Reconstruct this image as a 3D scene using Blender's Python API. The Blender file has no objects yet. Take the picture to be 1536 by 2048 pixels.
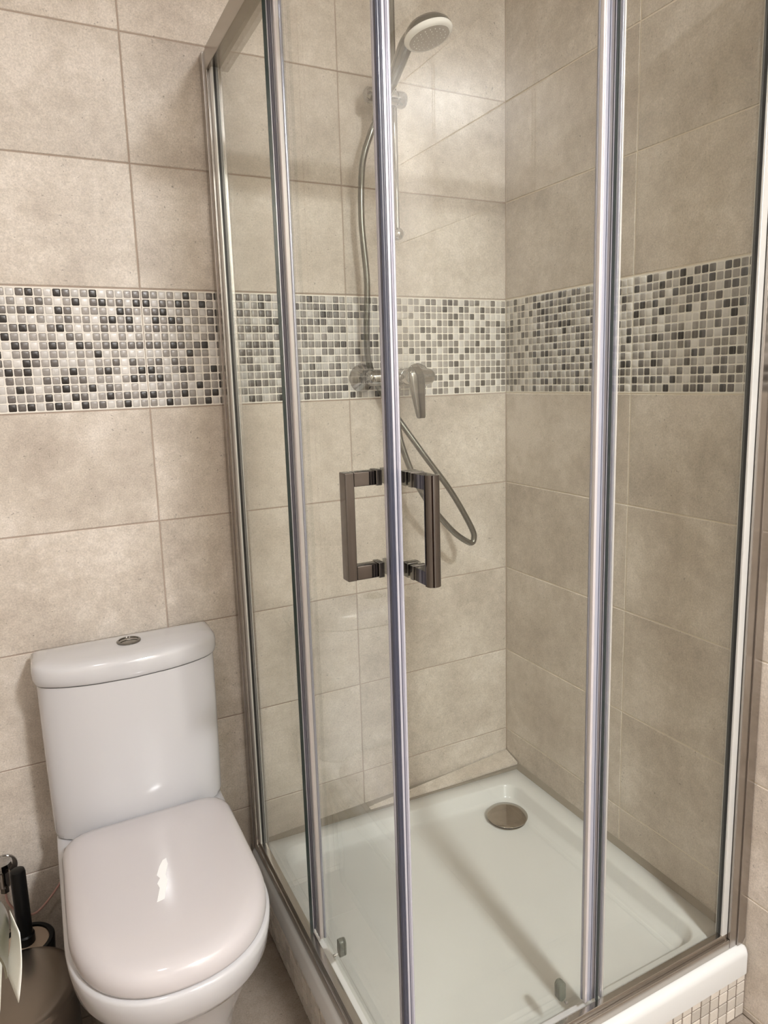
import bpy, bmesh, math, random
from mathutils import Vector, Matrix
C = bpy.context.scene.collection
scene = bpy.context.scene
random.seed(7)

# ------------------------------------------------------------------ camera
cd = bpy.data.cameras.new('camera'); cam = bpy.data.objects.new('camera', cd); C.objects.link(cam)
yaw, pitch, roll = 0.4662, -0.1615, -0.0300
sy, cy_, sp, cp = math.sin(yaw), math.cos(yaw), math.sin(pitch), math.cos(pitch)
fw = Vector((sy*cp, cy_*cp, sp)); rt = Vector((cy_, -sy, 0)); up = rt.cross(fw)
rt2 = math.cos(roll)*rt + math.sin(roll)*up; up2 = -math.sin(roll)*rt + math.cos(roll)*up
M = Matrix((rt2, up2, -fw)).transposed().to_4x4()
M.translation = Vector((-1.1924, -1.5926, 1.3182))
cam.matrix_world = M
cd.sensor_fit = 'HORIZONTAL'; cd.sensor_width = 36; cd.lens = 1388.5/1536*36
cd.shift_y = -39.5/1536; cd.clip_start = 0.02
scene.camera = cam

# ------------------------------------------------------------------ world, lamps, exposure
w = bpy.data.worlds.new('world'); scene.world = w; w.use_nodes = True
w.node_tree.nodes['Background'].inputs[0].default_value = (0.9, 0.93, 1, 1)
w.node_tree.nodes['Background'].inputs[1].default_value = 0.05
scene.view_settings.view_transform = 'Standard'; scene.view_settings.look = 'None'
scene.view_settings.exposure = 0.10; scene.view_settings.gamma = 1.0
scene.view_settings.use_curve_mapping = False
scene.cycles.transparent_max_bounces = 32
scene.cycles.max_bounces = 10; scene.cycles.diffuse_bounces = 5; scene.cycles.glossy_bounces = 6
ZC = 2.45
LAMPS = [  # x, y, radius, watts
    (-0.47, -2.50, 0.12, 73.0),
    (-1.42, -1.25, 0.10, 3.0),
]

# ------------------------------------------------------------------ materials
def mat(name):
    m = bpy.data.materials.new(name); m.use_nodes = True
    return m, m.node_tree.nodes, m.node_tree.links, m.node_tree.nodes['Principled BSDF']
def simple(name, col, rough=0.4, metal=0.0, spec=0.5, coat=0.0, bump=0.0, bscale=200):
    m, n, l, b = mat(name)
    b.inputs['Base Color'].default_value = (*col, 1); b.inputs['Roughness'].default_value = rough
    b.inputs['Metallic'].default_value = metal; b.inputs['Specular IOR Level'].default_value = spec
    b.inputs['Coat Weight'].default_value = coat; b.inputs['Coat Roughness'].default_value = 0.04
    tc = n.new('ShaderNodeTexCoord'); nz = n.new('ShaderNodeTexNoise'); nz.inputs['Scale'].default_value = bscale
    l.new(tc.outputs['Object'], nz.inputs['Vector'])
    mr = n.new('ShaderNodeMapRange'); mr.inputs['To Min'].default_value = max(0, rough*0.85); mr.inputs['To Max'].default_value = min(1, rough*1.15)
    l.new(nz.outputs['Fac'], mr.inputs['Value']); l.new(mr.outputs['Result'], b.inputs['Roughness'])
    if bump:
        bp = n.new('ShaderNodeBump'); bp.inputs['Strength'].default_value = bump; bp.inputs['Distance'].default_value = 0.001
        l.new(nz.outputs['Fac'], bp.inputs['Height']); l.new(bp.outputs['Normal'], b.inputs['Normal'])
    return m
def S(r, g, b):
    f = lambda c: (c/255/12.92) if c/255 <= 0.04045 else ((c/255+0.055)/1.055)**2.4
    return (f(r), f(g), f(b))

def stone_tile(name, c1, c2, c3, rough=0.42, spec=0.4):
    m, n, l, b = mat(name)
    tc = n.new('ShaderNodeTexCoord'); oi = n.new('ShaderNodeObjectInfo')
    mul = n.new('ShaderNodeVectorMath'); mul.operation = 'SCALE'; mul.inputs['Scale'].default_value = 40
    cb = n.new('ShaderNodeCombineXYZ')
    for i in range(3): l.new(oi.outputs['Random'], cb.inputs[i])
    l.new(cb.outputs[0], mul.inputs[0])
    add = n.new('ShaderNodeVectorMath'); add.operation = 'ADD'
    l.new(tc.outputs['Object'], add.inputs[0]); l.new(mul.outputs[0], add.inputs[1])
    def noise(sc, det, ro=0.6):
        k = n.new('ShaderNodeTexNoise'); k.inputs['Scale'].default_value = sc; k.inputs['Detail'].default_value = det
        k.inputs['Roughness'].default_value = ro; l.new(add.outputs[0], k.inputs['Vector']); return k
    big = noise(5.5, 4); fine = noise(330, 3, 0.75); mid = noise(38, 5, 0.7); pit = noise(150, 2, 0.5)
    cr = n.new('ShaderNodeValToRGB'); e = cr.color_ramp.elements
    e[0].position = 0.36; e[0].color = (*c1, 1); e[1].position = 0.63; e[1].color = (*c3, 1)
    e2 = cr.color_ramp.elements.new(0.5); e2.color = (*c2, 1)
    mx = n.new('ShaderNodeMath'); mx.operation = 'MULTIPLY_ADD'; mx.inputs[1].default_value = 0.35
    l.new(mid.outputs['Fac'], mx.inputs[0]); 
    sc = n.new('ShaderNodeMath'); sc.operation = 'MULTIPLY'; sc.inputs[1].default_value = 0.65
    l.new(big.outputs['Fac'], sc.inputs[0]); l.new(sc.outputs[0], mx.inputs[2]); l.new(mx.outputs[0], cr.inputs['Fac'])
    fr = n.new('ShaderNodeMapRange'); fr.inputs['From Min'].default_value = 0.3; fr.inputs['From Max'].default_value = 0.7
    fr.inputs['To Min'].default_value = 0.80; fr.inputs['To Max'].default_value = 1.17
    l.new(fine.outputs['Fac'], fr.inputs['Value'])
    pr = n.new('ShaderNodeMapRange'); pr.inputs['From Min'].default_value = 0.245; pr.inputs['From Max'].default_value = 0.30
    pr.inputs['To Min'].default_value = 0.55; pr.inputs['To Max'].default_value = 1.0
    l.new(pit.outputs['Fac'], pr.inputs['Value'])
    pm = n.new('ShaderNodeMath'); pm.operation = 'MULTIPLY'; l.new(fr.outputs[0], pm.inputs[0]); l.new(pr.outputs[0], pm.inputs[1])
    ov = n.new('ShaderNodeMapRange'); ov.inputs['To Min'].default_value = 0.96; ov.inputs['To Max'].default_value = 1.04
    l.new(oi.outputs['Random'], ov.inputs['Value'])
    pm2 = n.new('ShaderNodeMath'); pm2.operation = 'MULTIPLY'; l.new(pm.outputs[0], pm2.inputs[0]); l.new(ov.outputs[0], pm2.inputs[1])
    vm = n.new('ShaderNodeVectorMath'); vm.operation = 'SCALE'
    l.new(cr.outputs['Color'], vm.inputs[0]); l.new(pm2.outputs[0], vm.inputs['Scale']); l.new(vm.outputs[0], b.inputs['Base Color'])
    b.inputs['Roughness'].default_value = rough; b.inputs['Specular IOR Level'].default_value = spec
    bp = n.new('ShaderNodeBump'); bp.inputs['Strength'].default_value = 0.25; bp.inputs['Distance'].default_value = 0.0006
    l.new(fine.outputs['Fac'], bp.inputs['Height']); l.new(bp.outputs['Normal'], b.inputs['Normal'])
    return m
def chip_mat(name, col, amp):
    m, n, l, b = mat(name)
    tc = n.new('ShaderNodeTexCoord'); oi = n.new('ShaderNodeObjectInfo')
    cb = n.new('ShaderNodeCombineXYZ')
    for i in range(3): l.new(oi.outputs['Random'], cb.inputs[i])
    mul = n.new('ShaderNodeVectorMath'); mul.operation = 'SCALE'; mul.inputs['Scale'].default_value = 20
    l.new(cb.outputs[0], mul.inputs[0])
    add = n.new('ShaderNodeVectorMath'); l.new(tc.outputs['Object'], add.inputs[0]); l.new(mul.outputs[0], add.inputs[1])
    nz = n.new('ShaderNodeTexNoise'); nz.inputs['Scale'].default_value = 260; nz.inputs['Detail'].default_value = 3
    nz.inputs['Distortion'].default_value = 1.5
    l.new(add.outputs[0], nz.inputs['Vector'])
    mr = n.new('ShaderNodeMapRange'); mr.inputs['From Min'].default_value = 0.3; mr.inputs['From Max'].default_value = 0.7
    mr.inputs['To Min'].default_value = 1-amp; mr.inputs['To Max'].default_value = 1+amp
    l.new(nz.outputs['Fac'], mr.inputs['Value'])
    ov = n.new('ShaderNodeMapRange'); ov.inputs['To Min'].default_value = 0.78; ov.inputs['To Max'].default_value = 1.14
    l.new(oi.outputs['Random'], ov.inputs['Value'])
    pm = n.new('ShaderNodeMath'); pm.operation = 'MULTIPLY'; l.new(mr.outputs[0], pm.inputs[0]); l.new(ov.outputs[0], pm.inputs[1])
    vm = n.new('ShaderNodeVectorMath'); vm.operation = 'SCALE'; vm.inputs[0].default_value = col
    l.new(pm.outputs[0], vm.inputs['Scale']); l.new(vm.outputs[0], b.inputs['Base Color'])
    b.inputs['Roughness'].default_value = 0.28; b.inputs['Specular IOR Level'].default_value = 0.55
    bp = n.new('ShaderNodeBump'); bp.inputs['Strength'].default_value = 0.3; bp.inputs['Distance'].default_value = 0.0005
    l.new(nz.outputs['Fac'], bp.inputs['Height']); l.new(bp.outputs['Normal'], b.inputs['Normal'])
    return m
def glass_mat(name, tint, base=0.04):
    m = bpy.data.materials.new(name); m.use_nodes = True; n = m.node_tree.nodes; l = m.node_tree.links; n.clear()
    out = n.new('ShaderNodeOutputMaterial'); mix = n.new('ShaderNodeMixShader')
    tr = n.new('ShaderNodeBsdfTransparent'); tr.inputs[0].default_value = (*tint, 1)
    gl = n.new('ShaderNodeBsdfGlossy'); gl.inputs['Roughness'].default_value = 0.0; gl.inputs[0].default_value = (1, 1, 1, 1)
    lw = n.new('ShaderNodeLayerWeight'); lw.inputs['Blend'].default_value = 0.5
    p = n.new('ShaderNodeMath'); p.operation = 'POWER'; p.inputs[1].default_value = 5
    l.new(lw.outputs['Facing'], p.inputs[0])
    ma = n.new('ShaderNodeMath'); ma.operation = 'MULTIPLY_ADD'; ma.inputs[1].default_value = 1-base; ma.inputs[2].default_value = base
    l.new(p.outputs[0], ma.inputs[0])
    l.new(ma.outputs[0], mix.inputs[0]); l.new(tr.outputs[0], mix.inputs[1]); l.new(gl.outputs[0], mix.inputs[2])
    l.new(mix.outputs[0], out.inputs[0])
    return m

TILE = stone_tile('beige_stone_tile', S(178, 167, 155), S(197, 187, 175), S(214, 205, 195))
FLOORT = stone_tile('floor_tile', S(136, 125, 113), S(150, 138, 126), S(162, 151, 139), rough=0.5)
GROUT = simple('grout', S(218, 208, 192), 0.85, spec=0.2, bump=0.4, bscale=500)
GROUT_SHADED = simple('shaded_grout', S(168, 152, 140), 0.85, spec=0.2, bump=0.4, bscale=500)  # same grout, with the back wall's joint shading put into the colour
MGROUT = simple('mosaic_grout', S(228, 223, 214), 0.7, spec=0.3, bump=0.3, bscale=600)
PGROUT = simple('plinth_grout', S(128, 116, 106), 0.9, spec=0.2, bump=0.3, bscale=500)
FGROUT = simple('floor_grout', S(150, 138, 124), 0.9, spec=0.2)
CHIP = [chip_mat('chip_white', S(208, 204, 200), 0.05), chip_mat('chip_light_grey', S(158, 152, 147), 0.13),
        chip_mat('chip_mid_grey', S(104, 98, 94), 0.18), chip_mat('chip_charcoal', S(42, 37, 34), 0.2)]
PCHIP = chip_mat('plinth_chip', S(206, 198, 187), 0.06)
CERAMIC = simple('white_ceramic', S(196, 195, 197), 0.10, spec=0.55, coat=0.3, bscale=30)
SEATP = simple('white_seat_plastic', S(196, 191, 192), 0.13, spec=0.5, coat=0.2, bscale=30)
ACRYL = simple('tray_acrylic', S(210, 210, 208), 0.22, spec=0.5, bscale=40)
CHROME = simple('chrome', (0.42, 0.41, 0.40), 0.05, metal=1)
DCHROME = simple('dark_chrome', (0.24, 0.23, 0.215), 0.10, metal=1)
ALU = simple('polished_aluminium', (0.45, 0.42, 0.385), 0.20, metal=1, bscale=6)
HOSE = simple('metal_hose', (0.17, 0.17, 0.15), 0.22, metal=1)
SEAL = simple('lilac_grey_seal', (0.34, 0.34, 0.42), 0.16, metal=0.45, spec=0.7, coat=0.5, bscale=6)
SEALD = simple('dark_magnet_strip', (0.035, 0.04, 0.065), 0.2, spec=0.6, coat=0.4)
SEALL = simple('clear_seal_lip', (0.50, 0.50, 0.57), 0.14, metal=0.3, spec=0.7, coat=0.5, bscale=6)
SEALP = simple('pale_seal', (0.60, 0.56, 0.565), 0.25, metal=0.1, spec=0.6, coat=0.4)
HANDLEM = simple('chrome_dark_reflection', (0.15, 0.135, 0.125), 0.07, metal=1)  # chrome handles; dark reflections of the room put into the base colour
PROFD = simple('profile_aluminium_face', (0.44, 0.41, 0.385), 0.26, metal=1, bscale=6)
PROFL = simple('bright_aluminium', (0.66, 0.66, 0.64), 0.3, metal=0.35, bscale=6)
GASKET_SHADE = simple('black_gasket_and_shade', (0.02, 0.02, 0.02), 0.4)  # black of the gaskets, also of the shade rings on the cistern
GLASS = glass_mat('clear_glass', (0.975, 0.986, 0.969), 0.05)
GEDGE = simple('glass_edge', (0.015, 0.03, 0.03), 0.15, spec=0.6)
GREYP = simple('grey_plastic', S(98, 102, 94), 0.35)
SILIC = simple('grey_silicone', S(140, 132, 120), 0.6)
WHITEP = simple('white_plastic', S(242, 240, 236), 0.2)
FACEP = simple('spray_face_plastic', S(176, 168, 160), 0.3)
BLACKP = simple('black_plastic', (0.004, 0.004, 0.004), 0.35, spec=0.25)
STEEL = simple('brushed_steel', (0.26, 0.225, 0.19), 0.24, metal=1, bscale=12)
DSTEEL = simple('dark_satin_steel', (0.30, 0.30, 0.24), 0.3, metal=1, bscale=12)
PAPER = simple('toilet_paper', S(240, 239, 232), 0.9, spec=0.1, bump=0.3, bscale=300)
CARD = simple('cardboard', S(176, 156, 130), 0.85, spec=0.1)
PAINT = simple('white_paint', (0.86, 0.84, 0.80), 0.8, spec=0.2)
PINKH = simple('pale_braided_hose', (0.50, 0.30, 0.26), 0.4)
MARKW = simple('white_mark', (0.9, 0.9, 0.9), 0.5)
DOORP = simple('dark_wood_door', S(70, 44, 34), 0.4)

# ------------------------------------------------------------------ helpers
def obj(name, bm, m, parent=None, smooth=False, loc=None, bevel=0, seg=3, ang=30):
    bmesh.ops.recalc_face_normals(bm, faces=bm.faces)
    me = bpy.data.meshes.new(name); bm.to_mesh(me); bm.free()
    for mm in (m if isinstance(m, (list, tuple)) else [m]): me.materials.append(mm)
    if smooth:
        for p in me.polygons: p.use_smooth = True
    o = bpy.data.objects.new(name, me); C.objects.link(o)
    if parent: o.parent = parent
    if loc: o.location = loc
    if bevel:
        b = o.modifiers.new('bevel', 'BEVEL'); b.width = bevel; b.segments = seg; b.limit_method = 'ANGLE'; b.angle_limit = math.radians(ang)
    if smooth or bevel:
        try:
            me.set_sharp_from_angle(angle=math.radians(38)) if not bevel else None
        except Exception: pass
        if bevel:
            for p in me.polygons: p.use_smooth = True
            wn = o.modifiers.new('wn', 'WEIGHTED_NORMAL'); wn.keep_sharp = True
    return o
def thing(name, label, cat, loc=(0, 0, 0), group=None):
    o = bpy.data.objects.new(name, None); C.objects.link(o); o.location = loc
    o.empty_display_size = 0.05
    o['label'] = label; o['category'] = cat
    if group: o['group'] = group
    return o
def tag(o, label, cat, group=None):
    o['label'] = label; o['category'] = cat
    if group: o['group'] = group
    return o
def box(bm, x0, x1, y0, y1, z0, z1, mi=0):
    v = [bm.verts.new(p) for p in [(x0,y0,z0),(x1,y0,z0),(x1,y1,z0),(x0,y1,z0),(x0,y0,z1),(x1,y0,z1),(x1,y1,z1),(x0,y1,z1)]]
    for f in [(0,3,2,1),(4,5,6,7),(0,1,5,4),(1,2,6,5),(2,3,7,6),(3,0,4,7)]:
        bm.faces.new([v[i] for i in f]).material_index = mi
def boxo(name, x0, x1, y0, y1, z0, z1, m, parent=None, bevel=0, seg=2):
    bm = bmesh.new(); cx, cy, cz = (x0+x1)/2, (y0+y1)/2, (z0+z1)/2
    box(bm, x0-cx, x1-cx, y0-cy, y1-cy, z0-cz, z1-cz)
    return obj(name, bm, m, parent, loc=rel((cx, cy, cz), parent), bevel=bevel, seg=seg)
def world_loc(p):
    v = Vector((0, 0, 0))
    while p is not None: v += p.location; p = p.parent
    return v
def rel(c, parent):
    return Vector(c) - world_loc(parent)
def loft(bm, rings, cap=True, closed=True):
    vs = [[bm.verts.new(p) for p in r] for r in rings]
    n = len(vs[0])
    for a, b in zip(vs, vs[1:]):
        for i in range(n if closed else n-1):
            bm.faces.new([a[i], a[(i+1) % n], b[(i+1) % n], b[i]])
    if cap:
        bm.faces.new(list(reversed(vs[0]))); bm.faces.new(vs[-1])
    return vs
def lathe(bm, prof, c=(0,0,0), axis=(0,0,1), n=32, cap=True):
    ax = Vector(axis).normalized(); t = Vector((1,0,0)) if abs(ax.x) < 0.9 else Vector((0,1,0))
    u = ax.cross(t).normalized(); v = ax.cross(u); c = Vector(c)
    loft(bm, [[c + ax*h + (u*math.cos(2*math.pi*i/n) + v*math.sin(2*math.pi*i/n))*max(r, 1e-4) for i in range(n)] for r, h in prof], cap)
def catmull(pts, k=8):
    P = [Vector(p) for p in pts]; P = [2*P[0]-P[1]] + P + [2*P[-1]-P[-2]]; out = []
    for i in range(1, len(P)-2):
        for j in range(k):
            t = j/k
            out.append(0.5*((2*P[i]) + (-P[i-1]+P[i+1])*t + (2*P[i-1]-5*P[i]+4*P[i+1]-P[i+2])*t*t + (-P[i-1]+3*P[i]-3*P[i+1]+P[i+2])*t**3))
    out.append(P[-2]); return out
def tube(bm, pts, r, n=12, radii=None):
    t0 = (pts[1]-pts[0]).normalized(); nrm = t0.orthogonal().normalized(); rings = []
    for i, p in enumerate(pts):
        t = (pts[min(i+1, len(pts)-1)] - pts[max(i-1, 0)]).normalized()
        nrm = (nrm - t*nrm.dot(t)).normalized(); b = t.cross(nrm)
        rr = radii[i] if radii else r
        rings.append([p + (nrm*math.cos(2*math.pi*k/n) + b*math.sin(2*math.pi*k/n))*rr for k in range(n)])
    loft(bm, rings)
def prism(bm, pts, z0, z1):
    loft(bm, [[(p[0], p[1], z0) for p in pts], [(p[0], p[1], z1) for p in pts]])

# ------------------------------------------------------------------ room shell
XL, YF = -1.62, -2.95
def structure(o): o['kind'] = 'structure'; return o
wall_back = structure(boxo('wall_back', XL-0.1, 0.1, 0.0016, 0.10, 0, ZC, GROUT_SHADED))
wall_right = structure(boxo('wall_right', 0.0012, 0.10, YF-0.1, 0.002, 0, ZC, GROUT))
wall_left = structure(boxo('wall_left', XL-0.1, XL-0.002, YF-0.1, 0.002, 0, ZC, GROUT))
wall_front = structure(boxo('wall_front', XL-0.1, 0.1, YF-0.1, YF, 0, ZC, PAINT))
floor = structure(boxo('floor', XL-0.1, 0.1, YF-0.1, 0.1, -0.1, -0.002, FGROUT))
ceiling = structure(boxo('ceiling', XL-0.1, 0.1, YF-0.1, 0.1, ZC, ZC+0.1, PAINT))
door = structure(boxo('door_1', -1.45, -0.70, YF, YF+0.03, 0.0, 2.02, DOORP, bevel=0.004))

# wall frames: U runs away from the corner, faces room
class Wall:
    def __init__(s, parent, kind): s.p = parent; s.k = kind
    def pt(s, u, z, d):   # u = distance from corner, d = depth towards room
        return {'back': (-u, -d, z), 'right': (-d, -u, z), 'left': (XL+d, -u, z)}[s.k]
def piece_mesh(w_, h_, t=0.004, ch=0.0012, dome=0.0, rc=0.0):
    """tile blank in local coordinates: width along X, height along Z, face towards -Y"""
    bm = bmesh.new(); hw, hh = w_/2, h_/2
    def ring(i, y):
        a, b = hw-i, hh-i
        if rc <= 0: return [(-a, y, -b), (a, y, -b), (a, y, b), (-a, y, b)]
        r = max(rc-i*0.3, 0.0003)
        return [(-a+r,y,-b),(a-r,y,-b),(a,y,-b+r),(a,y,b-r),(a-r,y,b),(-a+r,y,b),(-a,y,b-r),(-a,y,-b+r)]
    rings = [ring(0, t), ring(0, ch), ring(ch, 0)]
    if dome: rings = [ring(0, t), ring(0, 0.0008), ring(0.0009, -0.0004), ring(0.0028, -0.0011)]
    loft(bm, rings)
    bmesh.ops.recalc_face_normals(bm, faces=bm.faces)
    return bm
cache = {}
def piece(name, W, u0, u1, z0, z1, material, **kw):
    key = (round(u1-u0, 4), round(z1-z0, 4), material.name, W.k)
    if key not in cache:
        bm = piece_mesh(u1-u0, z1-z0, **kw)
        rot = {'back': 0, 'right': math.radians(-90), 'left': math.radians(90)}[W.k]
        bmesh.ops.rotate(bm, verts=bm.verts, cent=(0,0,0), matrix=Matrix.Rotation(rot, 3, 'Z'))
        me = bpy.data.meshes.new(name); bm.to_mesh(me); bm.free(); me.materials.append(material); cache[key] = me
        if kw.get('dome'):
            for p in me.polygons: p.use_smooth = True
    o = bpy.data.objects.new(name, cache[key]); C.objects.link(o)
    o.parent = W.p; o.location = rel(W.pt((u0+u1)/2, (z0+z1)/2, 0), W.p)
    return o

H, ZB, ZT = 0.2509, 1.270, 1.523
rows = [(ZB-H*(k+1), ZB-H*k) for k in range(5)] + [(0.0, ZB-5*H)] + [(ZT+H*k, ZT+H*(k+1)) for k in range(3)] + [(ZT+3*H, ZC)]
WB, WR, WL = Wall(wall_back, 'back'), Wall(wall_right, 'right'), Wall(wall_left, 'left')
g = 0.0013
def tile_wall(W, joints, rows=rows):
    for z0, z1 in rows:
        if z1-z0 < 0.01: continue
        for a, b in zip(joints, joints[1:]):
            e = 0.0
            piece('tile', W, a+g, b-g, z0+g, z1-g, TILE)
JB = [0.0, 0.4793, 0.9570, 1.4347, 1.62]
JR = [0.0, 0.4543, 0.9318, 1.4093, 1.8868, 2.3643, 2.84, 2.95]
tile_wall(WB, JB); tile_wall(WR, JR); tile_wall(WL, JR)

# mosaic band pattern, read off the photograph (0 white, 1 light grey, 2 mid grey, 3 charcoal)
MA = ["2101031023012 20","3021320310102101","1230111020 23023211"]
PA = [  # 28 columns counted away from the joint behind the toilet
 "210103102301320","302132031012101","123011102301321","031320112101010","121121101320232",
 "101011012011101","221321230231023","001103110110321","120211010021230","310132013101032",
 "231011021312011","010120311321023","312131023013111","103102130232032"]
PB = [  # columns k=20..27 next to the second joint
 "01311021","31123151","01013231","21332011".replace('5','1'),"12110312","22102010","01112123","10101221".replace('1221','2201'),
 "11120011","20200220","11122131","03310101","12112223","03113110"]
PC = [  # third tile, columns 8..27 up to the corner
 "10110220232021200201","11012111310320131213","00101211123113020000","30011102131200102131","01013221110310231013",
 "11210202230101112021","12112112112011301102","20311310132032123212","00020211110210110101","00001201123101111121",
 "00000011101211022122","00000022032020110222","11002101210130131202","11001022103101301011"]
PD = [  # right wall, columns 1..22 then 28..45
 ("0300213023203202201032","103102130232032122"),("0213002301311130112112","312131023013121311"),
 ("1012030132102310211031","010120311321023102"),("3030101213120001013211","231301102131201121"),
 ("3130100202113231010302","310132013010132311"),("1003202301100301212111","120201100021203012"),
 ("2021010102220110131020","001102110110211212"),("1100301010031120131011","212321231231023113"),
 ("0232023023102310302012","101011012011111021"),("0011001201110102021212","120212101320213211"),
 ("2021200022020321120301","021320112101121013"),("3132001200101011301132","123011020230321212"),
 ("2310102023032110212012","312320310122012112"),("2003103001210120131201","210103002230132011")]
def shade(r):
    return r.choices([0, 1, 2, 3], [36, 30, 20, 14])[0]
rr = random.Random(3)
fill = [[shade(rr) for _ in range(200)] for _ in range(14)]
def pat_back(r, tile_i, k):
    """tile_i: 0 corner tile, 1 middle tile, 2 left tile; k counted from right edge of the tile"""
    if tile_i == 0:
        j = 27-k           # from the second joint
        if j >= 8: return int(PC[r][j-8])
        return fill[r][j]
    if tile_i == 1:        # k counted from second joint; from left joint 27-k
        j = 27-k
        if j < 15: return int(PA[r][j])
        if j >= 20: return min(3, int(PB[r][j-20]))
        return fill[r][20+j]
    if k < 15: return int(PA[r][k])
    return fill[r][60+k+tile_i*28]
def pat_right(r, tile_i, k):
    if tile_i == 0:
        if 1 <= k <= 22: return int(PD[r][0][k-1])
        return fill[r][100+k]
    if tile_i == 1 and k < 18: return int(PD[r][1][k])
    return fill[r][120+(k*7+tile_i*11) % 60]
def mosaic(W, joints, pat, want, order):
    """want chips become objects of their own, the rest one joined part"""
    specs = []
    for ti, (a, b) in enumerate(zip(joints, joints[1:])):
        full = joints[1]-joints[0] if ti == 0 else 0.4777
        if W.k != 'back' and ti == 0: full = b-a
        pc = (full-0.003)/28
        n = 28 if b-a > full-0.002 else int((b-a-0.002)/pc)
        bk = bmesh.new(); lo = W.pt((a+b)/2, (ZB+ZT)/2, 0)
        # decor tile body that carries the chips
        o = piece('mosaic_panel', W, a+0.0006, b-0.0006, ZB+0.0016, ZT-0.0016, MGROUT, ch=0.0006)
        ph = (ZT-ZB-0.007)/14
        for r in range(14):
            for k in range(n):
                u0 = a+0.0015+k*pc; z1 = ZT-0.0035-r*ph
                specs.append((order(ti, k), o, ti, u0+0.0006, u0+pc-0.0006, z1-ph+0.0006, z1-0.0006, min(3, pat(r, ti, k))))
    specs.sort(key=lambda s: s[0])
    groups = {}
    for i, (q, par, ti, u0, u1, z0, z1, s) in enumerate(specs):
        if i < want:
            W2 = Wall(par, W.k)
            c = piece('chip', W2, u0, u1, z0, z1, CHIP[s], dome=1, rc=0.0018)
        else:
            bm = groups.setdefault(par.name, (par, bmesh.new()))[1]
            t = piece_mesh(u1-u0, z1-z0, dome=1, rc=0.0018)
            rot = {'back': 0, 'right': math.radians(-90), 'left': math.radians(90)}[W.k]
            bmesh.ops.rotate(t, verts=t.verts, cent=(0,0,0), matrix=Matrix.Rotation(rot, 3, 'Z'))
            bmesh.ops.translate(t, verts=t.verts, vec=rel(W.pt((u0+u1)/2, (z0+z1)/2, 0), par))
            mp = {v: bm.verts.new(v.co) for v in t.verts}
            for f in t.faces:
                nf = bm.faces.new([mp[v] for v in f.verts]); nf.material_index = s; nf.smooth = True
            t.free()
    for par, bm in groups.values():
        me = bpy.data.meshes.new('small_chips'); bm.to_mesh(me); bm.free()
        for m in CHIP: me.materials.append(m)
        o = bpy.data.objects.new('small_chips', me); C.objects.link(o); o.parent = par; o['kind'] = 'stuff'
mosaic(WB, JB, pat_back, 300, lambda ti, k: abs((ti*28+k)-67))
mosaic(WR, JR[:4], pat_right, 300, lambda ti, k: abs((ti*28+k)-37))

# floor tiles
fx = [XL, -1.20, -0.75, -0.30, 0.0]; fy = [YF, -2.85, -2.4, -1.95, -1.50, -1.05, -0.60, -0.15, 0.0]
for a, b in zip(fx, fx[1:]):
    for c, d in zip(fy, fy[1:]):
        bm = bmesh.new(); hx, hy = (b-a)/2-0.0012, (d-c)/2-0.0012
        loft(bm, [[(-hx,-hy,-0.004),(hx,-hy,-0.004),(hx,hy,-0.004),(-hx,hy,-0.004)], [(-hx,-hy,-0.001),(hx,-hy,-0.001),(hx,hy,-0.001),(-hx,hy,-0.001)],
                  [(-hx+.001,-hy+.001,0),(hx-.001,-hy+.001,0),(hx-.001,hy-.001,0),(-hx+.001,hy-.001,0)]])
        obj('tile', bm, FLOORT, floor, loc=rel(((a+b)/2, (c+d)/2, 0), floor))

# ------------------------------------------------------------------ lamps
def lamp(i, x, y, r, wv):
    t = thing('ceiling_lamp', ['small round recessed ceiling spot near the entrance', 'wide round ceiling lamp above the toilet side'][i], 'lamp', (x, y, ZC))
    bm = bmesh.new(); lathe(bm, [(r+0.02, 0), (r+0.02, -0.006), (r+0.012, -0.012), (r, -0.012), (r, -0.004)], n=40); obj('ring', bm, CHROME, t, smooth=True)
    m, n, l, b = mat('lamp_glow'); b.inputs['Emission Color'].default_value = (1, 0.95, 0.88, 1); b.inputs['Emission Strength'].default_value = 4
    bm = bmesh.new(); lathe(bm, [(r-0.001, -0.0125), (r-0.001, -0.0145)], n=40); obj('diffuser', bm, m, t)
    L = bpy.data.lights.new('lamp_light', 'AREA'); L.shape = 'DISK'; L.size = 2*r; L.energy = wv; L.color = (0.975, 0.985, 1.0)
    o = bpy.data.objects.new('lamp_light', L); C.objects.link(o); o.parent = t; o.location = (0, 0, -0.017)
for i, a in enumerate(LAMPS): lamp(i, *a)

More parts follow.
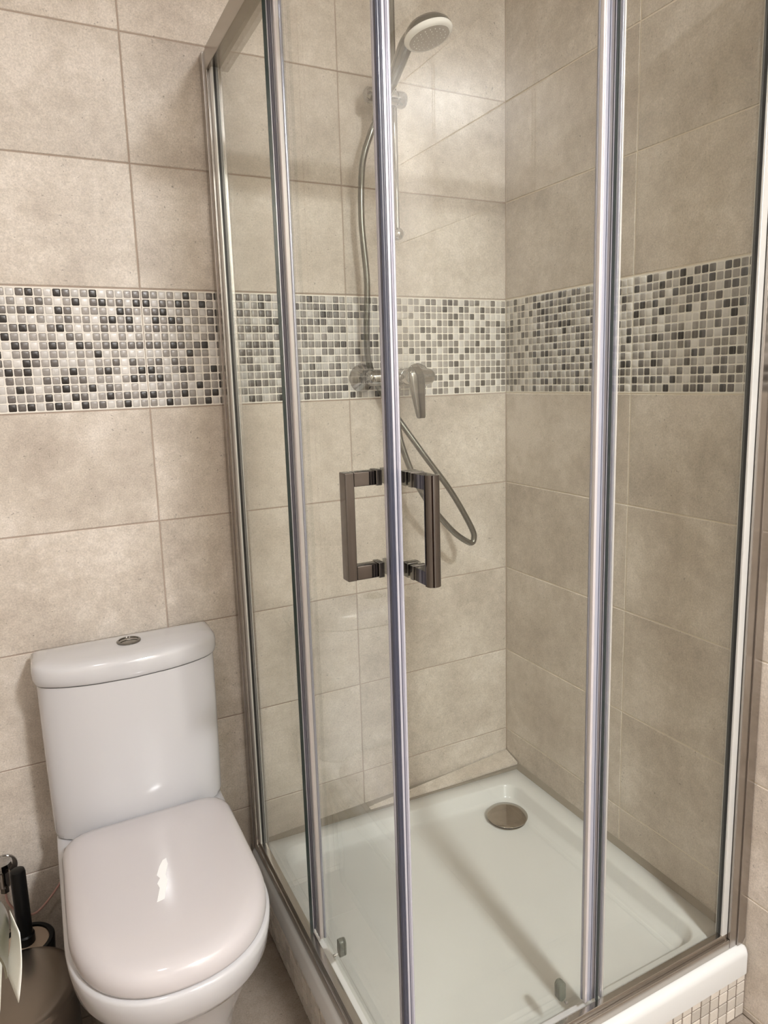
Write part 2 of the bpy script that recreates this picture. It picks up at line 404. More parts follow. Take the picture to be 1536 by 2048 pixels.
# ------------------------------------------------------------------ shower tray and plinth
RIM = 0.165
plinth = thing('shower_plinth', 'low plinth under the white shower tray faced with small beige mosaic tiles', 'plinth', (-0.4, -0.4, 0))
boxo('core', -0.797, -0.001, -0.803, -0.008, 0.0, 0.108, PGROUT, plinth)
pp = 0.0262
def chip_tiles():
    bm = piece_mesh(pp-0.0034, pp-0.0034, t=0.003, ch=0.0007); me = bpy.data.meshes.new('tile'); bm.to_mesh(me); me.materials.append(PCHIP)
    bmesh.ops.rotate(bm, verts=bm.verts, cent=(0,0,0), matrix=Matrix.Rotation(math.radians(-90), 3, 'Z'))
    me2 = bpy.data.meshes.new('tile'); bm.to_mesh(me2); me2.materials.append(PCHIP); bm.free()
    for r in range(4):
        z = 0.004+pp*(r+0.5)
        for k in range(30):
            x = -0.0015-pp*(k+0.5)
            if x < -0.79: continue
            o = bpy.data.objects.new('tile', me); C.objects.link(o); o.parent = plinth; o.location = rel((x, -0.8045-random.random()*0.0005, z), plinth)
            o = bpy.data.objects.new('tile', me2); C.objects.link(o); o.parent = plinth; o.location = rel((-0.7985-random.random()*0.0005, x-0.012, z), plinth)
chip_tiles()

tray = thing('shower_tray', 'square white shower tray with raised rim in the tiled corner', 'tray', (-0.4, -0.4, 0.109))
def rrect(x0, x1, y0a, y0b, y1, r, z, n=6):
    """rounded quad; rear edge runs from y0a (left) to y0b (right), front edge at y1"""
    pts = []
    cs = [((x1-r, y0b-r), 0), ((x0+r, y0a-r), 90), ((x0+r, y1+r), 180), ((x1-r, y1+r), 270)]
    for (cx, cy), a0 in cs:
        for i in range(n+1):
            a = math.radians(a0+90*i/n); pts.append((cx+r*math.cos(a), cy+r*math.sin(a), z))
    return pts
bm = bmesh.new()
rg = [rrect(-0.803, -0.003, -0.012, -0.052, -0.813, 0.012, 0.109),
      rrect(-0.803, -0.003, -0.012, -0.052, -0.813, 0.012, 0.152),
      rrect(-0.800, -0.004, -0.013, -0.053, -0.810, 0.012, 0.161),
      rrect(-0.793, -0.007, -0.016, -0.056, -0.803, 0.012, RIM),
      rrect(-0.745, -0.057, -0.060, -0.100, -0.745, 0.045, RIM),
      rrect(-0.742, -0.060, -0.063, -0.103, -0.742, 0.043, RIM-0.002),
      rrect(-0.739, -0.063, -0.066, -0.106, -0.739, 0.040, RIM-0.006),
      rrect(-0.731, -0.071, -0.074, -0.114, -0.731, 0.034, RIM-0.030),
      rrect(-0.725, -0.077, -0.080, -0.120, -0.725, 0.030, RIM-0.036),
      rrect(-0.712, -0.090, -0.093, -0.130, -0.712, 0.030, RIM-0.039),
      rrect(-0.45, -0.25, -0.30, -0.32, -0.5, 0.030, RIM-0.043)]
loft(bm, [[tuple(Vector(p)-Vector((-0.4, -0.4, 0.109))) for p in r] for r in rg])
obj('basin', bm, ACRYL, tray, smooth=True).data.set_sharp_from_angle(angle=math.radians(60))
bm = bmesh.new(); lathe(bm, [(0.050, 0), (0.052, 0.002), (0.052, 0.004), (0.045, 0.006), (0.045, 0.008), (0.0545, 0.009), (0.056, 0.0115), (0.053, 0.0145), (0.040, 0.0165), (0.02, 0.0175), (0.001, 0.018)], n=48)
obj('drain_cover', bm, simple('drain_chrome', (0.40, 0.36, 0.31), 0.12, metal=1), tray, smooth=True, loc=rel((-0.141, -0.190, RIM-0.0405), tray))
bm = bmesh.new(); v = [bm.verts.new(Vector(p)-Vector((-0.4, -0.4, 0.109))) for p in
    [(-0.80, -0.0005, 0.150), (-0.0005, -0.0005, 0.150), (-0.0005, -0.062, 0.150), (-0.80, -0.017, 0.150),
     (-0.80, -0.0005, 0.164), (-0.0005, -0.0005, 0.186), (-0.0005, -0.0625, 0.172), (-0.80, -0.017, 0.1655)]]
for f in [(0,1,2,3),(4,7,6,5),(0,4,5,1),(1,5,6,2),(2,6,7,3),(3,7,4,0)]: bm.faces.new([v[i] for i in f])
obj('rear_seal', bm, SILIC, tray)
bm = bmesh.new(); v = [bm.verts.new(Vector(p)-Vector((-0.4, -0.4, 0.109))) for p in
    [(-0.0005,-0.05,0.15),(-0.0005,-0.80,0.15),(-0.009,-0.80,0.15),(-0.009,-0.05,0.15),(-0.0005,-0.05,0.180),(-0.0005,-0.80,0.178),(-0.010,-0.80,0.1655),(-0.010,-0.05,0.1655)]]
for f in [(0,1,2,3),(4,7,6,5),(0,4,5,1),(1,5,6,2),(2,6,7,3),(3,7,4,0)]: bm.faces.new([v[i] for i in f])
obj('side_seal', bm, SILIC, tray)
# tapered tile strip behind the tray
bm = bmesh.new()
top = [(-0.475, -0.0150, 0.1690), (-0.003, -0.0035, 0.1985), (-0.003, -0.058, 0.1840), (-0.475, -0.0285, 0.1700)]
loft(bm, [[(x, y, z-0.008) for x, y, z in top], top])
bmesh.ops.translate(bm, verts=bm.verts, vec=(0.24, 0.03, -0.17))
o = obj('tile_strip', bm, TILE, loc=(-0.24, -0.03, 0.17), bevel=0.0008, seg=1)
tag(o, 'narrow tapered beige tile strip filling the gap behind the shower tray', 'tile strip')

# ------------------------------------------------------------------ shower enclosure
E0 = thing('shower_enclosure', 'square corner shower enclosure of clear glass in polished aluminium frames', 'shower', (-0.4, -0.4, RIM))
def eb(name, x0, x1, y0, y1, z0, z1, m, parent=None, bevel=0.0, seg=2):
    return boxo(name, x0, x1, y0, y1, z0, z1, m, parent or E0, bevel, seg)
def swap(side, a0, a1, b0, b1):
    """a = across (outside plane coordinate -0.8..), b = along; side L: a on x, b on y"""
    return (a0, a1, b0, b1) if side == 'L' else (b0, b1, a0, a1)
ZR0, ZR1 = 0.1655, 2.004
for side in 'LR':
    # wall profiles: outer wall channel and the frame upright that slides into it
    q = swap(side, -0.799, -0.762, -0.024, -0.001); eb('wall_channel', *q, ZR0, ZR1, PROFD, bevel=0.0012)
    q = swap(side, -0.796, -0.764, -0.044, -0.0242); eb('upright', *q, ZR0, ZR1-0.002, PROFD, bevel=0.0012)
    q = swap(side, -0.7885, -0.7735, -0.0455, -0.044); eb('gasket', *q, 0.196, 1.965, GASKET_SHADE)
    q = swap(side, -0.7900, -0.7740, -0.0610, -0.0455); eb('glazing_bead', *q, 0.196, 1.965, PROFL, bevel=0.001)
    q = swap(side, -0.7860, -0.7765, -0.0616, -0.0610); eb('gasket', *q, 0.196, 1.965, GASKET_SHADE)
    # rails
    q = swap(side, -0.796, -0.771, -0.785, -0.0450); eb('bottom_rail', *q, ZR0, 0.186, ALU, bevel=0.0015)
    q = swap(side, -0.790, -0.779, -0.775, -0.0450); eb('rail_lip', *q, 0.186, 0.198, ALU, bevel=0.001)
    q = swap(side, -0.797, -0.750, -0.790, -0.0450); eb('top_rail', *q, 1.962, ZR1, ALU, bevel=0.0015)
    # fixed pane
    q = swap(side, -0.7835, -0.7785, -0.385, -0.056)
    p = eb('fixed_pane', *q, 0.190, 1.968, GLASS)
    q = swap(side, -0.7840, -0.7780, -0.3860, -0.3850); eb('pane_edge', *q, 0.198, 1.962, GEDGE, p)
    q = swap(side, -0.7772, -0.7755, -0.3850, -0.3780); eb('pane_seal', *q, 0.198, 1.962, SEALL, p)
    # sliding door: glass with seal strips, handle and rollers
    q = swap(side, -0.7655, -0.7595, -0.758, -0.362)
    d = eb('sliding_door', *q, 0.196, 1.960, GLASS)
    # trailing edge profile, ribbed
    for (m, a0, a1, b0, b1) in [(SEAL, -0.7690, -0.7560, -0.3700, -0.3600), (SEAL, -0.7735, -0.7690, -0.3695, -0.3655), (SEALP, -0.7735, -0.7690, -0.3655, -0.3615),
                                (SEALL, -0.7680, -0.7570, -0.3960, -0.3700), (SEALP, -0.7690, -0.7605, -0.4010, -0.3960), (SEAL, -0.7605, -0.7555, -0.4015, -0.3960),
                                (SEALD, -0.7684, -0.7680, -0.3800, -0.3785), (SEALD, -0.7684, -0.7680, -0.3890, -0.3880)]:
        q = swap(side, a0, a1, b0, b1); eb('trailing_seal', *q, 0.190, 1.960, m, d, bevel=0.0015 if a1-a0 > 0.002 else 0, seg=3)
    # leading edge magnetic profile
    for (m, a0, a1, b0, b1) in [(SEAL, -0.7700, -0.7555, -0.7650, -0.7545), (SEALD, -0.7710, -0.7590, -0.7700, -0.7650),
                                (SEALL, -0.7685, -0.7570, -0.7545, -0.7500), (SEALL, -0.7712, -0.7700, -0.7630, -0.7595), (SEALD, -0.7704, -0.7700, -0.7590, -0.7578)]:
        q = swap(side, a0, a1, b0, b1); eb('magnetic_seal', *q, 0.190, 1.960, m, d, bevel=0.0018 if a1-a0 > 0.004 else 0.0003, seg=3)
    # handle
    if side == 'L':
        bm = bmesh.new()
        c = world_loc(d)
        def hb(x0, x1, y0, y1, z0, z1): box(bm, x0-c.x, x1-c.x, y0-c.y, y1-c.y, z0-c.z, z1-c.z)
        hb(-0.822, -0.808, -0.740, -0.720, 1.042, 1.194); hb(-0.808, -0.7755, -0.739, -0.721, 1.174, 1.194); hb(-0.808, -0.7755, -0.739, -0.721, 1.042, 1.062)
        obj('handle', bm, HANDLEM, d, bevel=0.0012, seg=2)
        for z0 in (1.173, 1.041):
            for x0, x1 in ((-0.7750, -0.7660), (-0.7590, -0.7450)): eb('handle_foot', x0, x1, -0.741, -0.719, z0, z0+0.022, DCHROME, d, bevel=0.001)
    else:
        bm = bmesh.new(); c = world_loc(d)
        n = 10; ring = []
        for i in range(n+1):
            a = math.pi*(i/n); ring.append((-0.7285-0.0105*math.cos(a), -0.8120-0.0085*math.sin(a)))
        ring += [(-0.718, -0.808), (-0.739, -0.808)]
        loft(bm, [[(x-c.x, y-c.y, z-c.z) for x, y in ring] for z in (1.040, 1.192)])
        box(bm, -0.738-c.x, -0.719-c.x, -0.808-c.y, -0.7755-c.y, 1.172-c.z, 1.191-c.z)
        box(bm, -0.738-c.x, -0.719-c.x, -0.808-c.y, -0.7755-c.y, 1.041-c.z, 1.060-c.z)
        o = obj('handle', bm, HANDLEM, d, smooth=True); o.data.set_sharp_from_angle(angle=math.radians(40))
        for z0 in (1.171, 1.040):
            for y0, y1 in ((-0.7750, -0.7660), (-0.7590, -0.7440)): eb('handle_foot', -0.7395, -0.7175, y0, y1, z0, z0+0.021, DCHROME, d, bevel=0.001)
    # rollers at the foot of the door
    for b in ((-0.475, -0.700) if side == 'L' else (-0.445, -0.690)):
        bm = bmesh.new(); pts = []
        for i in range(16):
            a = 2*math.pi*i/16; pts.append((0.0085*math.cos(a), 0.0085*math.sin(a) + (0.010 if math.sin(a) > 0 else -0.010)))
        rings = [[(h, x*s, z*(s*0.3+0.7)) if side == 'L' else (x*s, h, z*(s*0.3+0.7)) for x, z in pts] for h, s in ((0.0, 0.9), (0.001, 1.0), (0.008, 1.0), (0.0085, 0.86), (0.0095, 0.86), (0.010, 1.0), (0.0135, 0.9), (0.0145, 0.6))]
        loft(bm, rings)
        pos = (-0.7590, b, 0.226) if side == 'L' else (b, -0.7590, 0.226)
        o = obj('roller', bm, GREYP, d, smooth=True, loc=rel(pos, d)); o.data.set_sharp_from_angle(angle=math.radians(50))
        bm = bmesh.new(); ax = (1, 0, 0) if side == 'L' else (0, 1, 0)
        pp_ = (-0.7700, b, 0.214) if side == 'L' else (b, -0.7700, 0.214)
        lathe(bm, [(0.0028, 0), (0.0028, 0.004)], axis=ax, n=12); obj('roller_pin', bm, CHROME, d, smooth=True, loc=rel(pp_, d))
eb('corner_block', -0.797, -0.768, -0.797, -0.768, 0.1655, 0.190, GREYP, bevel=0.004)
eb('corner_block', -0.798, -0.749, -0.798, -0.749, 1.960, ZR1+0.001, GREYP, bevel=0.004)

# ------------------------------------------------------------------ shower fittings
rail = thing('riser_rail', 'slim chrome shower rail with a sliding holder on the back wall', 'shower rail', (-0.364, 0, 1.65))
RX, RY = -0.359, -0.050
bm = bmesh.new(); lathe(bm, [(0.0062, 1.655), (0.0062, 2.26)], c=(0,0,0), n=20); bmesh.ops.translate(bm, verts=bm.verts, vec=rel((RX, RY, 0), rail)); obj('tube', bm, DCHROME, rail, smooth=True)
for z in (1.662, 2.25):
    bm = bmesh.new()
    bmesh.ops.create_uvsphere(bm, u_segments=24, v_segments=14, radius=0.0155)
    obj('end_cap', bm, CHROME, rail, smooth=True, loc=rel((RX, RY, z), rail))
    bm = bmesh.new(); lathe(bm, [(0.013, 0), (0.013, 0.003), (0.008, 0.006), (0.008, 0.040)], axis=(0,-1,0), n=24)
    obj('wall_bracket', bm, CHROME, rail, smooth=True, loc=rel((RX, 0, z), rail))
sl = bmesh.new(); lathe(sl, [(0.012, -0.066), (0.0165, -0.062), (0.0175, -0.050), (0.0175, 0.010), (0.0160, 0.0105), (0.0160, 0.0125), (0.0175, 0.013), (0.0185, 0.030), (0.0160, 0.036), (0.004, 0.0385)], axis=(1,0,0), n=32)
slider = obj('slider', sl, CHROME, rail, smooth=True, loc=rel((RX-0.012, RY-0.006, 1.962), rail)); slider.data.set_sharp_from_angle(angle=math.radians(40))
# hand shower: handle from the holder up and out to the head
hs = thing('hand_shower', 'chrome hand shower with a round white-rimmed spray head in its holder', 'shower head', (-0.40, -0.09, 1.94))
HC = Vector((-0.384, -0.250, 2.018))
hd = Vector((-0.412, -0.072, 1.925)); 
path = catmull([(-0.414, -0.060, 1.905), (-0.411, -0.080, 1.932), (-0.407, -0.125, 1.963), (-0.405, -0.160, 1.990), (-0.402, -0.192, 2.018), (-0.392, -0.225, 2.032)], 6)
o_ = Vector((-0.40, -0.09, 1.94))
rad = [0.0095+0.0045*min(1, i/10) + (0.004*max(0, (i-16)/14)) for i in range(len(path))]
bm = bmesh.new(); tube(bm, [p-o_ for p in path], 0.012, 20, rad); obj('grip', bm, DCHROME, hs, smooth=True)
nrm = Vector((0.19, -0.18, -0.965)).normalized()
bm = bmesh.new(); lathe(bm, [(0.003, -0.027), (0.022, -0.025), (0.038, -0.019), (0.048, -0.009), (0.0515, 0.000)], c=HC-o_, axis=nrm, n=48); obj('head_back', bm, DCHROME, hs, smooth=True)
bm = bmesh.new(); lathe(bm, [(0.0510, 0.0002), (0.0520, 0.003), (0.0505, 0.007), (0.047, 0.0100), (0.043, 0.0110), (0.043, 0.0095), (0.001, 0.0095)], c=HC-o_, axis=nrm, n=48); obj('head_rim', bm, WHITEP, hs, smooth=True)
bm = bmesh.new(); lathe(bm, [(0.0425, 0.0097), (0.042, 0.0110), (0.030, 0.0122), (0.001, 0.0126)], c=HC-o_, axis=nrm, n=48)
face = obj('spray_face', bm, FACEP, hs, smooth=True)
uu = nrm.orthogonal().normalized(); vv = nrm.cross(uu)
bm = bmesh.new()
for rad_, cnt in ((0.034, 20), (0.026, 14), (0.017, 9), (0.008, 4)):
    for i in range(cnt):
        a = 2*math.pi*i/cnt
        lathe(bm, [(0.0011, 0), (0.0009, 0.0018)], c=HC-o_ + (uu*math.cos(a)+vv*math.sin(a))*rad_ + nrm*0.0112, axis=nrm, n=8)
obj('nozzles', bm, WHITEP, face)
# hose
hose = catmull([(-0.414, -0.058, 1.903), (-0.424, -0.052, 1.880), (-0.446, -0.048, 1.810), (-0.452, -0.046, 1.690), (-0.443, -0.046, 1.553), (-0.445, -0.040, 1.440),
                (-0.438, -0.030, 1.365), (-0.410, -0.024, 1.300), (-0.372, -0.045, 1.225), (-0.318, -0.080, 1.130), (-0.250, -0.100, 1.030), (-0.200, -0.115, 0.935), (-0.192, -0.118, 0.902),
                (-0.208, -0.118, 0.893), (-0.262, -0.108, 0.938), (-0.336, -0.095, 1.040), (-0.377, -0.075, 1.160), (-0.381, -0.064, 1.240), (-0.380, -0.062, 1.268)], 10)
ho = Vector((-0.38, -0.06, 1.27))
bm = bmesh.new(); tube(bm, [p-ho for p in hose], 0.0076, 14)
hz = thing('shower_hose', 'long grey metal shower hose hanging in a loop below the mixer', 'hose', ho)
obj('hose_tube', bm, HOSE, hz, smooth=True)
bm = bmesh.new(); lathe(bm, [(0.0095, 0), (0.0095, 0.014), (0.0075, 0.016), (0.0075, 0.030)], axis=(0,0,-1), n=20); obj('hose_nut', bm, CHROME, hz, smooth=True, loc=(0, -0.002, 0.014))
bm = bmesh.new(); a = Vector((0.30, -0.52, 0.75)).normalized(); lathe(bm, [(0.0085, 0), (0.0095, 0.012), (0.0095, 0.024)], axis=a, n=20); obj('hose_nut', bm, CHROME, hz, smooth=True, loc=rel((-0.4155, -0.055, 1.890), hz))
# mixer
mx = thing('shower_mixer', 'chrome single-lever shower mixer mounted on the mosaic band', 'mixer', (-0.364, 0, 1.322))
for x in (-0.444, -0.284):
    bm = bmesh.new(); lathe(bm, [(0.0345, 0), (0.0345, 0.003), (0.031, 0.007), (0.018, 0.020), (0.016, 0.022)], axis=(0,-1,0), n=40); obj('escutcheon', bm, CHROME, mx, smooth=True, loc=rel((x, -0.0015, 1.322), mx))
    bm = bmesh.new(); lathe(bm, [(0.0155, 0.018), (0.0175, 0.022), (0.0175, 0.046)], axis=(0,-1,0), n=8); obj('union_nut', bm, CHROME, mx, loc=rel((x, 0, 1.322), mx))
bm = bmesh.new(); lathe(bm, [(0.004, -0.096), (0.013, -0.094), (0.0185, -0.087), (0.020, -0.08), (0.020, 0.075), (0.0185, 0.083), (0.013, 0.090), (0.004, 0.0925)], axis=(1,0,0), n=32)
obj('body', bm, CHROME, mx, smooth=True, loc=rel((-0.364, -0.062, 1.322), mx))
bm = bmesh.new(); lathe(bm, [(0.022, 0), (0.022, 0.030), (0.0205, 0.0305), (0.0205, 0.033), (0.022, 0.0335), (0.022, 0.050), (0.018, 0.055), (0.001, 0.056)], axis=(0,-1,0), n=32)
o = obj('cartridge', bm, CHROME, mx, smooth=True, loc=rel((-0.364, -0.070, 1.322), mx)); o.data.set_sharp_from_angle(angle=math.radians(40))
bm = bmesh.new()   # lever: blade hanging from the cartridge
secs = [(1.345, -0.119, 0.012, 0.007), (1.338, -0.121, 0.019, 0.010), (1.322, -0.123, 0.0215, 0.011), (1.300, -0.124, 0.0205, 0.009), (1.272, -0.125, 0.0170, 0.0065), (1.245, -0.126, 0.0140, 0.005), (1.226, -0.127, 0.0120, 0.004), (1.222, -0.127, 0.0100, 0.003)]
rings = []
for z, y, hw, ht in secs:
    ring = []
    for i in range(20):
        a = 2*math.pi*i/20; cx_, sx_ = math.cos(a), math.sin(a)
        ring.append((-0.358+0.010*(1.322-z)/0.1 + hw*math.copysign(abs(cx_)**0.5, cx_), y + ht*math.copysign(abs(sx_)**0.6, sx_), z))
    rings.append(ring)
loft(bm, [[Vector(p)-Vector((-0.364, 0, 1.322)) for p in r] for r in rings]); obj('lever', bm, DCHROME, mx, smooth=True)
bm = bmesh.new(); lathe(bm, [(0.012, 0.018), (0.012, 0.030), (0.009, 0.031), (0.009, 0.040)], axis=(0,0,-1), n=20); obj('outlet', bm, CHROME, mx, smooth=True, loc=rel((-0.380, -0.062, 1.322), mx))

# ------------------------------------------------------------------ toilet
TX = -1.058
def D(hw, yb, yf, z, rb=0.03, fl=1.15, n=40, xc=TX, pw=2.25):
    """D outline: straight back with rounded corners, super-elliptic front"""
    L = hw*fl; y0 = min(yf+L, yb-rb-0.001); pts = []
    for i in range(5):
        a = math.radians(90*i/4); pts.append((xc+hw-rb+rb*math.sin(math.pi/2-a), yb-rb+rb*math.sin(a), z))
    pts = [(xc+hw-rb+rb*math.cos(a), yb-rb+rb*math.sin(a), z) for a in [math.radians(90*i/4) for i in range(5)]]
    pts += [(xc-hw+rb-rb*math.sin(a), yb-rb+rb*math.cos(a), z) for a in [math.radians(90*i/4) for i in range(5)]]
    for i in range(5): pts.append((xc-hw, yb-rb+(y0-yb+rb)*(i+1)/6, z))
    for i in range(n+1):
        a = math.pi*i/n; c, s = -math.cos(a), math.sin(a)
        pts.append((xc+hw*math.copysign(abs(c)**(2/pw), c), y0-(y0-yf)*abs(s)**(2/pw), z))
    for i in range(5): pts.append((xc+hw, y0+(yb-rb-y0)*(i+1)/6, z))
    return pts
toilet = thing('toilet', 'white close-coupled toilet with closed lid standing beside the shower', 'toilet', (TX, -0.3, 0))
to = Vector((TX, -0.3, 0))
R_ = lambda rs: [[Vector(p)-to for p in r] for r in rs]
bm = bmesh.new()
loft(bm, R_([D(0.105, -0.02, -0.46, 0.001, fl=1.2), D(0.107, -0.02, -0.465, 0.02, fl=1.2), D(0.104, -0.02, -0.47, 0.08, fl=1.2), D(0.112, -0.02, -0.500, 0.17, fl=1.2),
             D(0.132, -0.02, -0.545, 0.25, fl=1.15), D(0.149, -0.02, -0.578, 0.310, fl=1.15), D(0.155, -0.02, -0.590, 0.326, fl=1.15), D(0.1595, -0.02, -0.598, 0.330, fl=1.15),
             D(0.166, -0.02, -0.612, 0.350, fl=1.15), D(0.170, -0.02, -0.619, 0.380, fl=1.15), D(0.171, -0.02, -0.620, 0.396, fl=1.15), D(0.169, -0.022, -0.618, 0.401, fl=1.15), D(0.160, -0.03, -0.608, 0.403, fl=1.15)]))
o = obj('bowl', bm, CERAMIC, toilet, smooth=True); o.data.set_sharp_from_angle(angle=math.radians(70))
bm = bmesh.new(); loft(bm, R_([D(0.155, -0.190, -0.608, 0.4032, fl=1.15), D(0.157, -0.189, -0.610, 0.4062, fl=1.15)])); obj('seat_buffer', bm, GASKET_SHADE, toilet)
def lid(i, z): return D(0.1645-i, -0.176-i, -0.619+i, z, rb=max(0.008, 0.05-i*0.5), fl=1.15)
bm = bmesh.new(); loft(bm, R_([lid(0.004, 0.4065), lid(0.001, 0.4085), lid(0, 0.413), lid(0.0005, 0.425), lid(0.003, 0.434), lid(0.008, 0.4405), lid(0.016, 0.4455), lid(0.03, 0.449), lid(0.06, 0.4515), lid(0.10, 0.4528), lid(0.14, 0.4535)]))
o = obj('lid', bm, SEATP, toilet, smooth=True); o.data.set_sharp_from_angle(angle=math.radians(60))
# cistern
def cis(hw, yb, ys, ym, z, r=0.022):
    pts = [(TX+hw-0.004, yb, z), (TX-hw+0.004, yb, z), (TX-hw, yb-0.004, z)]
    n = 56; y0 = yb-0.045; d = (y0-ys)
    for i in range(n+1):
        a = math.pi*(0.5-0.5*math.cos(math.pi*i/n)) if False else math.pi*i/n
        c, sn = -math.cos(a), math.sin(a); e = 2/6.0
        x = hw*math.copysign(abs(c)**e, c)
        pts.append((TX+x, y0-d*abs(sn)**e-(ys-ym)*(1-(x/hw)**2), z))
    pts.append((TX+hw, yb-0.004, z)); return pts
bm = bmesh.new()
loft(bm, R_([cis(0.1690, -0.032, -0.132, -0.170, 0.4058), cis(0.1715, -0.03, -0.134, -0.173, 0.4072), cis(0.1735, -0.03, -0.136, -0.1745, 0.418), cis(0.1745, -0.03, -0.136, -0.175, 0.50), cis(0.1760, -0.03, -0.136, -0.175, 0.62), cis(0.1765, -0.03, -0.136, -0.175, 0.737)]))
g1 = bmesh.new(); loft(g1, R_([cis(0.1665, -0.035, -0.130, -0.1675, 0.4012), cis(0.1665, -0.035, -0.130, -0.1675, 0.4062)])); obj('cistern_shade_ring', g1, GASKET_SHADE, toilet)  # black ring painting the shade line where cistern meets bowl
g1 = bmesh.new(); loft(g1, R_([cis(0.1740, -0.033, -0.134, -0.1725, 0.7365), cis(0.1740, -0.033, -0.134, -0.1725, 0.7400)])); obj('lid_shade_ring', g1, GASKET_SHADE, toilet)  # black ring standing in for the contact shadow under the cistern lid
o = obj('cistern', bm, CERAMIC, toilet, smooth=True); o.data.set_sharp_from_angle(angle=math.radians(50))
def cl(i, z): return cis(0.1835-i, -0.028-i, -0.142+i, -0.183+i, z, r=0.022)
bm = bmesh.new()
loft(bm, R_([cl(0.0060, 0.7395), cl(0.0042, 0.7402), cl(0.0030, 0.7430), cl(0.0004, 0.7520), cl(0.0005, 0.770), cl(0.003, 0.7775), cl(0.008, 0.7820), cl(0.016, 0.7845), cl(0.03, 0.7868)]))
cld = obj('cistern_lid', bm, CERAMIC, toilet, smooth=True); cld.data.set_sharp_from_angle(angle=math.radians(50))
bm = bmesh.new(); lathe(bm, [(0.0245, 0), (0.0245, 0.002), (0.0225, 0.0035), (0.0200, 0.0035), (0.0195, 0.002), (0.001, 0.002)], n=40); bt = obj('flush_button', bm, DCHROME, cld, smooth=True, loc=rel((-1.053, -0.093, 0.7868), cld))
# lever split of the dual button, a curved bar of smaller half
bm = bmesh.new()
arc = [Vector((-0.0195+0.039*i/10, -0.004+0.010*math.sin(math.pi*i/10)-0.002, 0.0025)) for i in range(11)]
tube(bm, [p + rel((-1.053, -0.093, 0.7868), cld) for p in arc], 0.0009, 8); obj('button_split', bm, CHROME, cld, smooth=True)
# thin irregular white mark on the lid
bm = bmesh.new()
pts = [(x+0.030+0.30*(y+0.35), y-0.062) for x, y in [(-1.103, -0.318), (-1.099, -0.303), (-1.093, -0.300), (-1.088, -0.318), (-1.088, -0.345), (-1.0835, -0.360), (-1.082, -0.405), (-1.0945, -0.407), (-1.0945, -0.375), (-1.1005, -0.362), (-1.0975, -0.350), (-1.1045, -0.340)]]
prism(bm, [(x-TX, y+0.3) for x, y in pts], 0.4515, 0.4542); obj('lid_mark', bm, MARKW, toilet)['label'] = 'irregular white mark on the lid'

# ------------------------------------------------------------------ supply valve and hose
vt = thing('angle_valve', 'chrome angle valve on the back wall at the left edge', 'valve', (-1.338, 0, 0.305))
bm = bmesh.new(); lathe(bm, [(0.026, 0), (0.026, 0.004), (0.012, 0.012), (0.010, 0.035)], axis=(0,-1,0), n=28); obj('rosette', bm, CHROME, vt, smooth=True, loc=(0, -0.0015, 0))
bm = bmesh.new(); lathe(bm, [(0.012, -0.020), (0.013, -0.012), (0.013, 0.014), (0.010, 0.016), (0.010, 0.020)], axis=(0,0,1), n=20); obj('valve_body', bm, CHROME, vt, smooth=True, loc=(0, -0.042, 0))
bm = bmesh.new(); lathe(bm, [(0.010, 0), (0.019, 0.002), (0.020, 0.008), (0.019, 0.016), (0.012, 0.018)], axis=(0,0,1), n=10); obj('knob', bm, CHROME, vt, loc=(0, -0.042, 0.019))
bm = bmesh.new(); lathe(bm, [(0.009, 0), (0.009, 0.014)], axis=(0,0,-1), n=6); obj('compression_nut', bm, DCHROME, vt, loc=(0, -0.042, -0.020))
bm = bmesh.new(); a_ = Vector((-1.30, -0.08, 0.15))
tube(bm, [p-a_ for p in catmull([(-1.338, -0.042, 0.268), (-1.335, -0.045, 0.245), (-1.318, -0.040, 0.212), (-1.290, -0.030, 0.190), (-1.255, -0.026, 0.215), (-1.222, -0.024, 0.260), (-1.205, -0.022, 0.32), (-1.20, -0.021, 0.40)], 8)], 0.0024, 10)
o = obj('supply_hose', bm, PINKH, smooth=True, loc=a_); tag(o, 'thin pale pink hose curving from the wall behind the toilet', 'hose')

# ------------------------------------------------------------------ toilet brush
br = thing('toilet_brush', 'black toilet brush standing in its holder behind the pedal bin', 'toilet brush', (-1.306, -0.118, 0))
bm = bmesh.new(); lathe(bm, [(0.046, 0.001), (0.049, 0.006), (0.051, 0.15), (0.0535, 0.190), (0.0535, 0.196), (0.051, 0.199), (0.044, 0.199), (0.043, 0.192)], n=48); obj('holder', bm, BLACKP, br, smooth=True)
bm = bmesh.new(); lathe(bm, [(0.0428, 0.191), (0.0428, 0.195), (0.041, 0.1965), (0.001, 0.1965)], n=48); obj('holder_lid', bm, simple('beige_gloss_lid', S(170, 150, 130), 0.3), br, smooth=True)
bm = bmesh.new(); lathe(bm, [(0.0175, 0.1968), (0.0175, 0.214), (0.0145, 0.217), (0.0145, 0.354), (0.0130, 0.360), (0.006, 0.362)], n=28); obj('handle', bm, BLACKP, br, smooth=True)

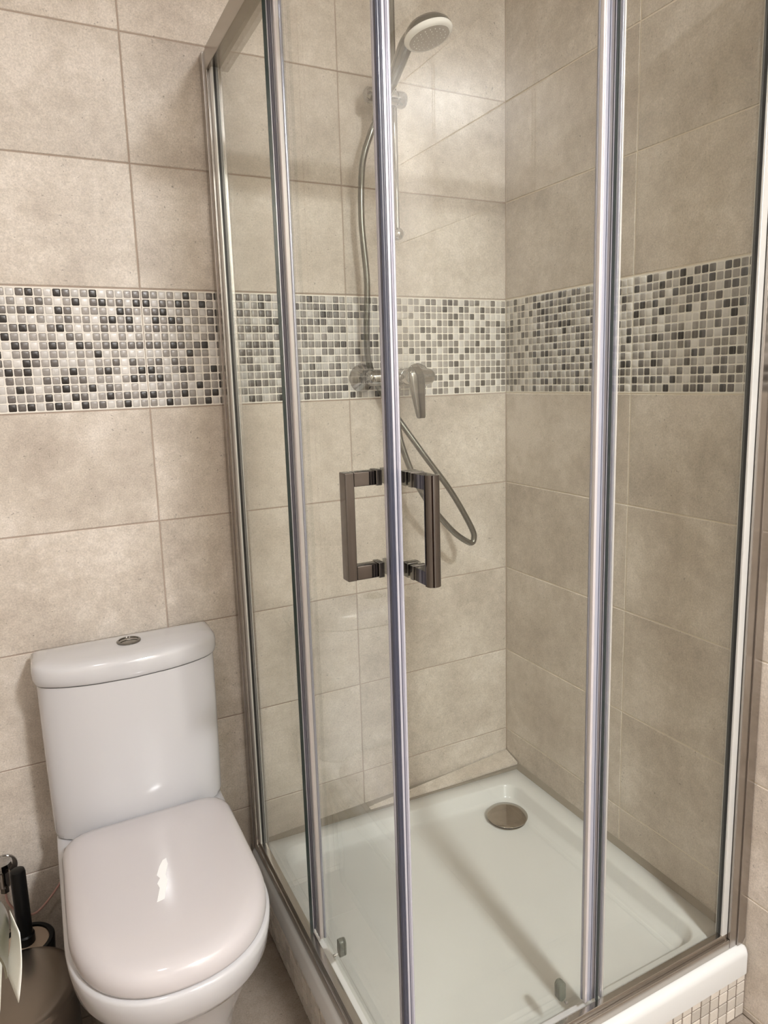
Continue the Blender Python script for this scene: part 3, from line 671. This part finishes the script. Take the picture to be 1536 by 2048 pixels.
# ------------------------------------------------------------------ pedal bin
pb = thing('pedal_bin', 'round brushed-steel bin with a domed lid beside the toilet', 'bin', (-1.318, -0.292, 0))
bm = bmesh.new(); lathe(bm, [(0.098, 0.001), (0.100, 0.006), (0.100, 0.219), (0.097, 0.223), (0.02, 0.223)], n=64); obj('body', bm, STEEL, pb, smooth=True).data.set_sharp_from_angle(angle=math.radians(50))
bm = bmesh.new(); lathe(bm, [(0.1005, 0.010), (0.1025, 0.010), (0.1025, 0.0), (0.1005, 0.0)], n=64); obj('base_ring', bm, BLACKP, pb, smooth=True)
bm = bmesh.new(); lathe(bm, [(0.099, 0.2235), (0.1025, 0.2240), (0.1030, 0.232), (0.1020, 0.2375), (0.0985, 0.2400), (0.090, 0.2415), (0.06, 0.2430), (0.001, 0.2440)], n=72); obj('lid', bm, STEEL, pb, smooth=True)

# ------------------------------------------------------------------ toilet roll holder (left foreground)
YR = -0.70
th = thing('roll_holder', 'dark steel toilet-roll holder with a curved cover flap at the left edge', 'holder', (-1.36, YR, 0.60))
cxr, czr, rr_ = -1.352, 0.634, 0.070
bm = bmesh.new(); rings = []
n = 22
def arcp(r, a): return (cxr+r*math.cos(a), czr+r*math.sin(a))
outer = [arcp(rr_, math.radians(150-150*i/n)) for i in range(n+1)]; inner = [arcp(rr_-0.0025, math.radians(150-150*i/n)) for i in range(n+1)]
prof = outer + [(cxr+rr_, czr-0.006), (cxr+rr_-0.0025, czr-0.006)] + list(reversed(inner))
loft(bm, [[(x+1.36, yy, z-0.60) for x, z in prof] for yy in (-0.036, 0.060)]); obj('cover', bm, DSTEEL, th, smooth=True).data.set_sharp_from_angle(angle=math.radians(45))
bm = bmesh.new(); tube(bm, [Vector(p) for p in [(0.0, 0.075, 0), (0.0, -0.062, 0)]], 0.006, 16); obj('bar', bm, CHROME, th, smooth=True, loc=(-1.345+1.36, 0, 0.0))
bm = bmesh.new(); tube(bm, [Vector(p) for p in catmull([(-1.345+1.36, 0.074, 0.0), (-0.08, 0.076, 0.02), (-0.2555, 0.076, 0.05)], 5)], 0.006, 14); obj('arm', bm, CHROME, th, smooth=True)
bm = bmesh.new(); lathe(bm, [(0.026, 0), (0.026, 0.006), (0.008, 0.012)], axis=(1,0,0), n=28); obj('wall_plate', bm, CHROME, th, smooth=True, loc=rel((XL+0.0005, YR+0.076, 0.65), th))
tr = thing('toilet_roll', 'white toilet roll hanging under the steel cover with its loose end down', 'toilet roll', (-1.353, YR+0.030, 0.585))
bm = bmesh.new(); R0 = 0.058
prof = [(0.022, -0.05), (0.022, 0.05), (R0, 0.05), (R0, -0.05)]
lathe(bm, [(0.021, -0.050), (R0, -0.050), (R0, 0.050), (0.021, 0.050), (0.021, -0.050)], axis=(0,1,0), n=48, cap=False); obj('paper', bm, PAPER, tr, smooth=True).data.set_sharp_from_angle(angle=math.radians(45))
bm = bmesh.new(); lathe(bm, [(0.0205, -0.0505), (0.0205, 0.0505), (0.0195, 0.0505), (0.0195, -0.0505), (0.0205, -0.0505)], axis=(0,1,0), n=32, cap=False); obj('core', bm, CARD, tr, smooth=True)
# loose sheet hanging from the roll, torn at a slant
SHEET = [(-1.2795, -0.640, 0.6468), (-1.2666, -0.700, 0.6547), (-1.2773, -0.700, 0.560), (-1.2925, -0.640, 0.5632)]
bm = bmesh.new(); k = 10; tl = world_loc(tr)
q4 = [Vector(SHEET[0])-tl, Vector(SHEET[1])-tl, Vector(SHEET[2])-tl, Vector(SHEET[3])-tl]   # far top, near top, near bottom, far bottom
grid = []
for i in range(k+1):
    t = i/k; row = []
    for j in range(7):
        u = j/6; p = (q4[0]*(1-u)+q4[1]*u)*(1-t) + (q4[3]*(1-u)+q4[2]*u)*t
        p.x += 0.004*math.sin(math.pi*t)*(1-0.3*u); row.append(bm.verts.new(p))
    grid.append(row)
for i in range(k):
    for j in range(6): bm.faces.new([grid[i][j], grid[i+1][j], grid[i+1][j+1], grid[i][j+1]])
o = obj('loose_sheet', bm, PAPER, tr, smooth=True); sd = o.modifiers.new('solid', 'SOLIDIFY'); sd.thickness = 0.0008
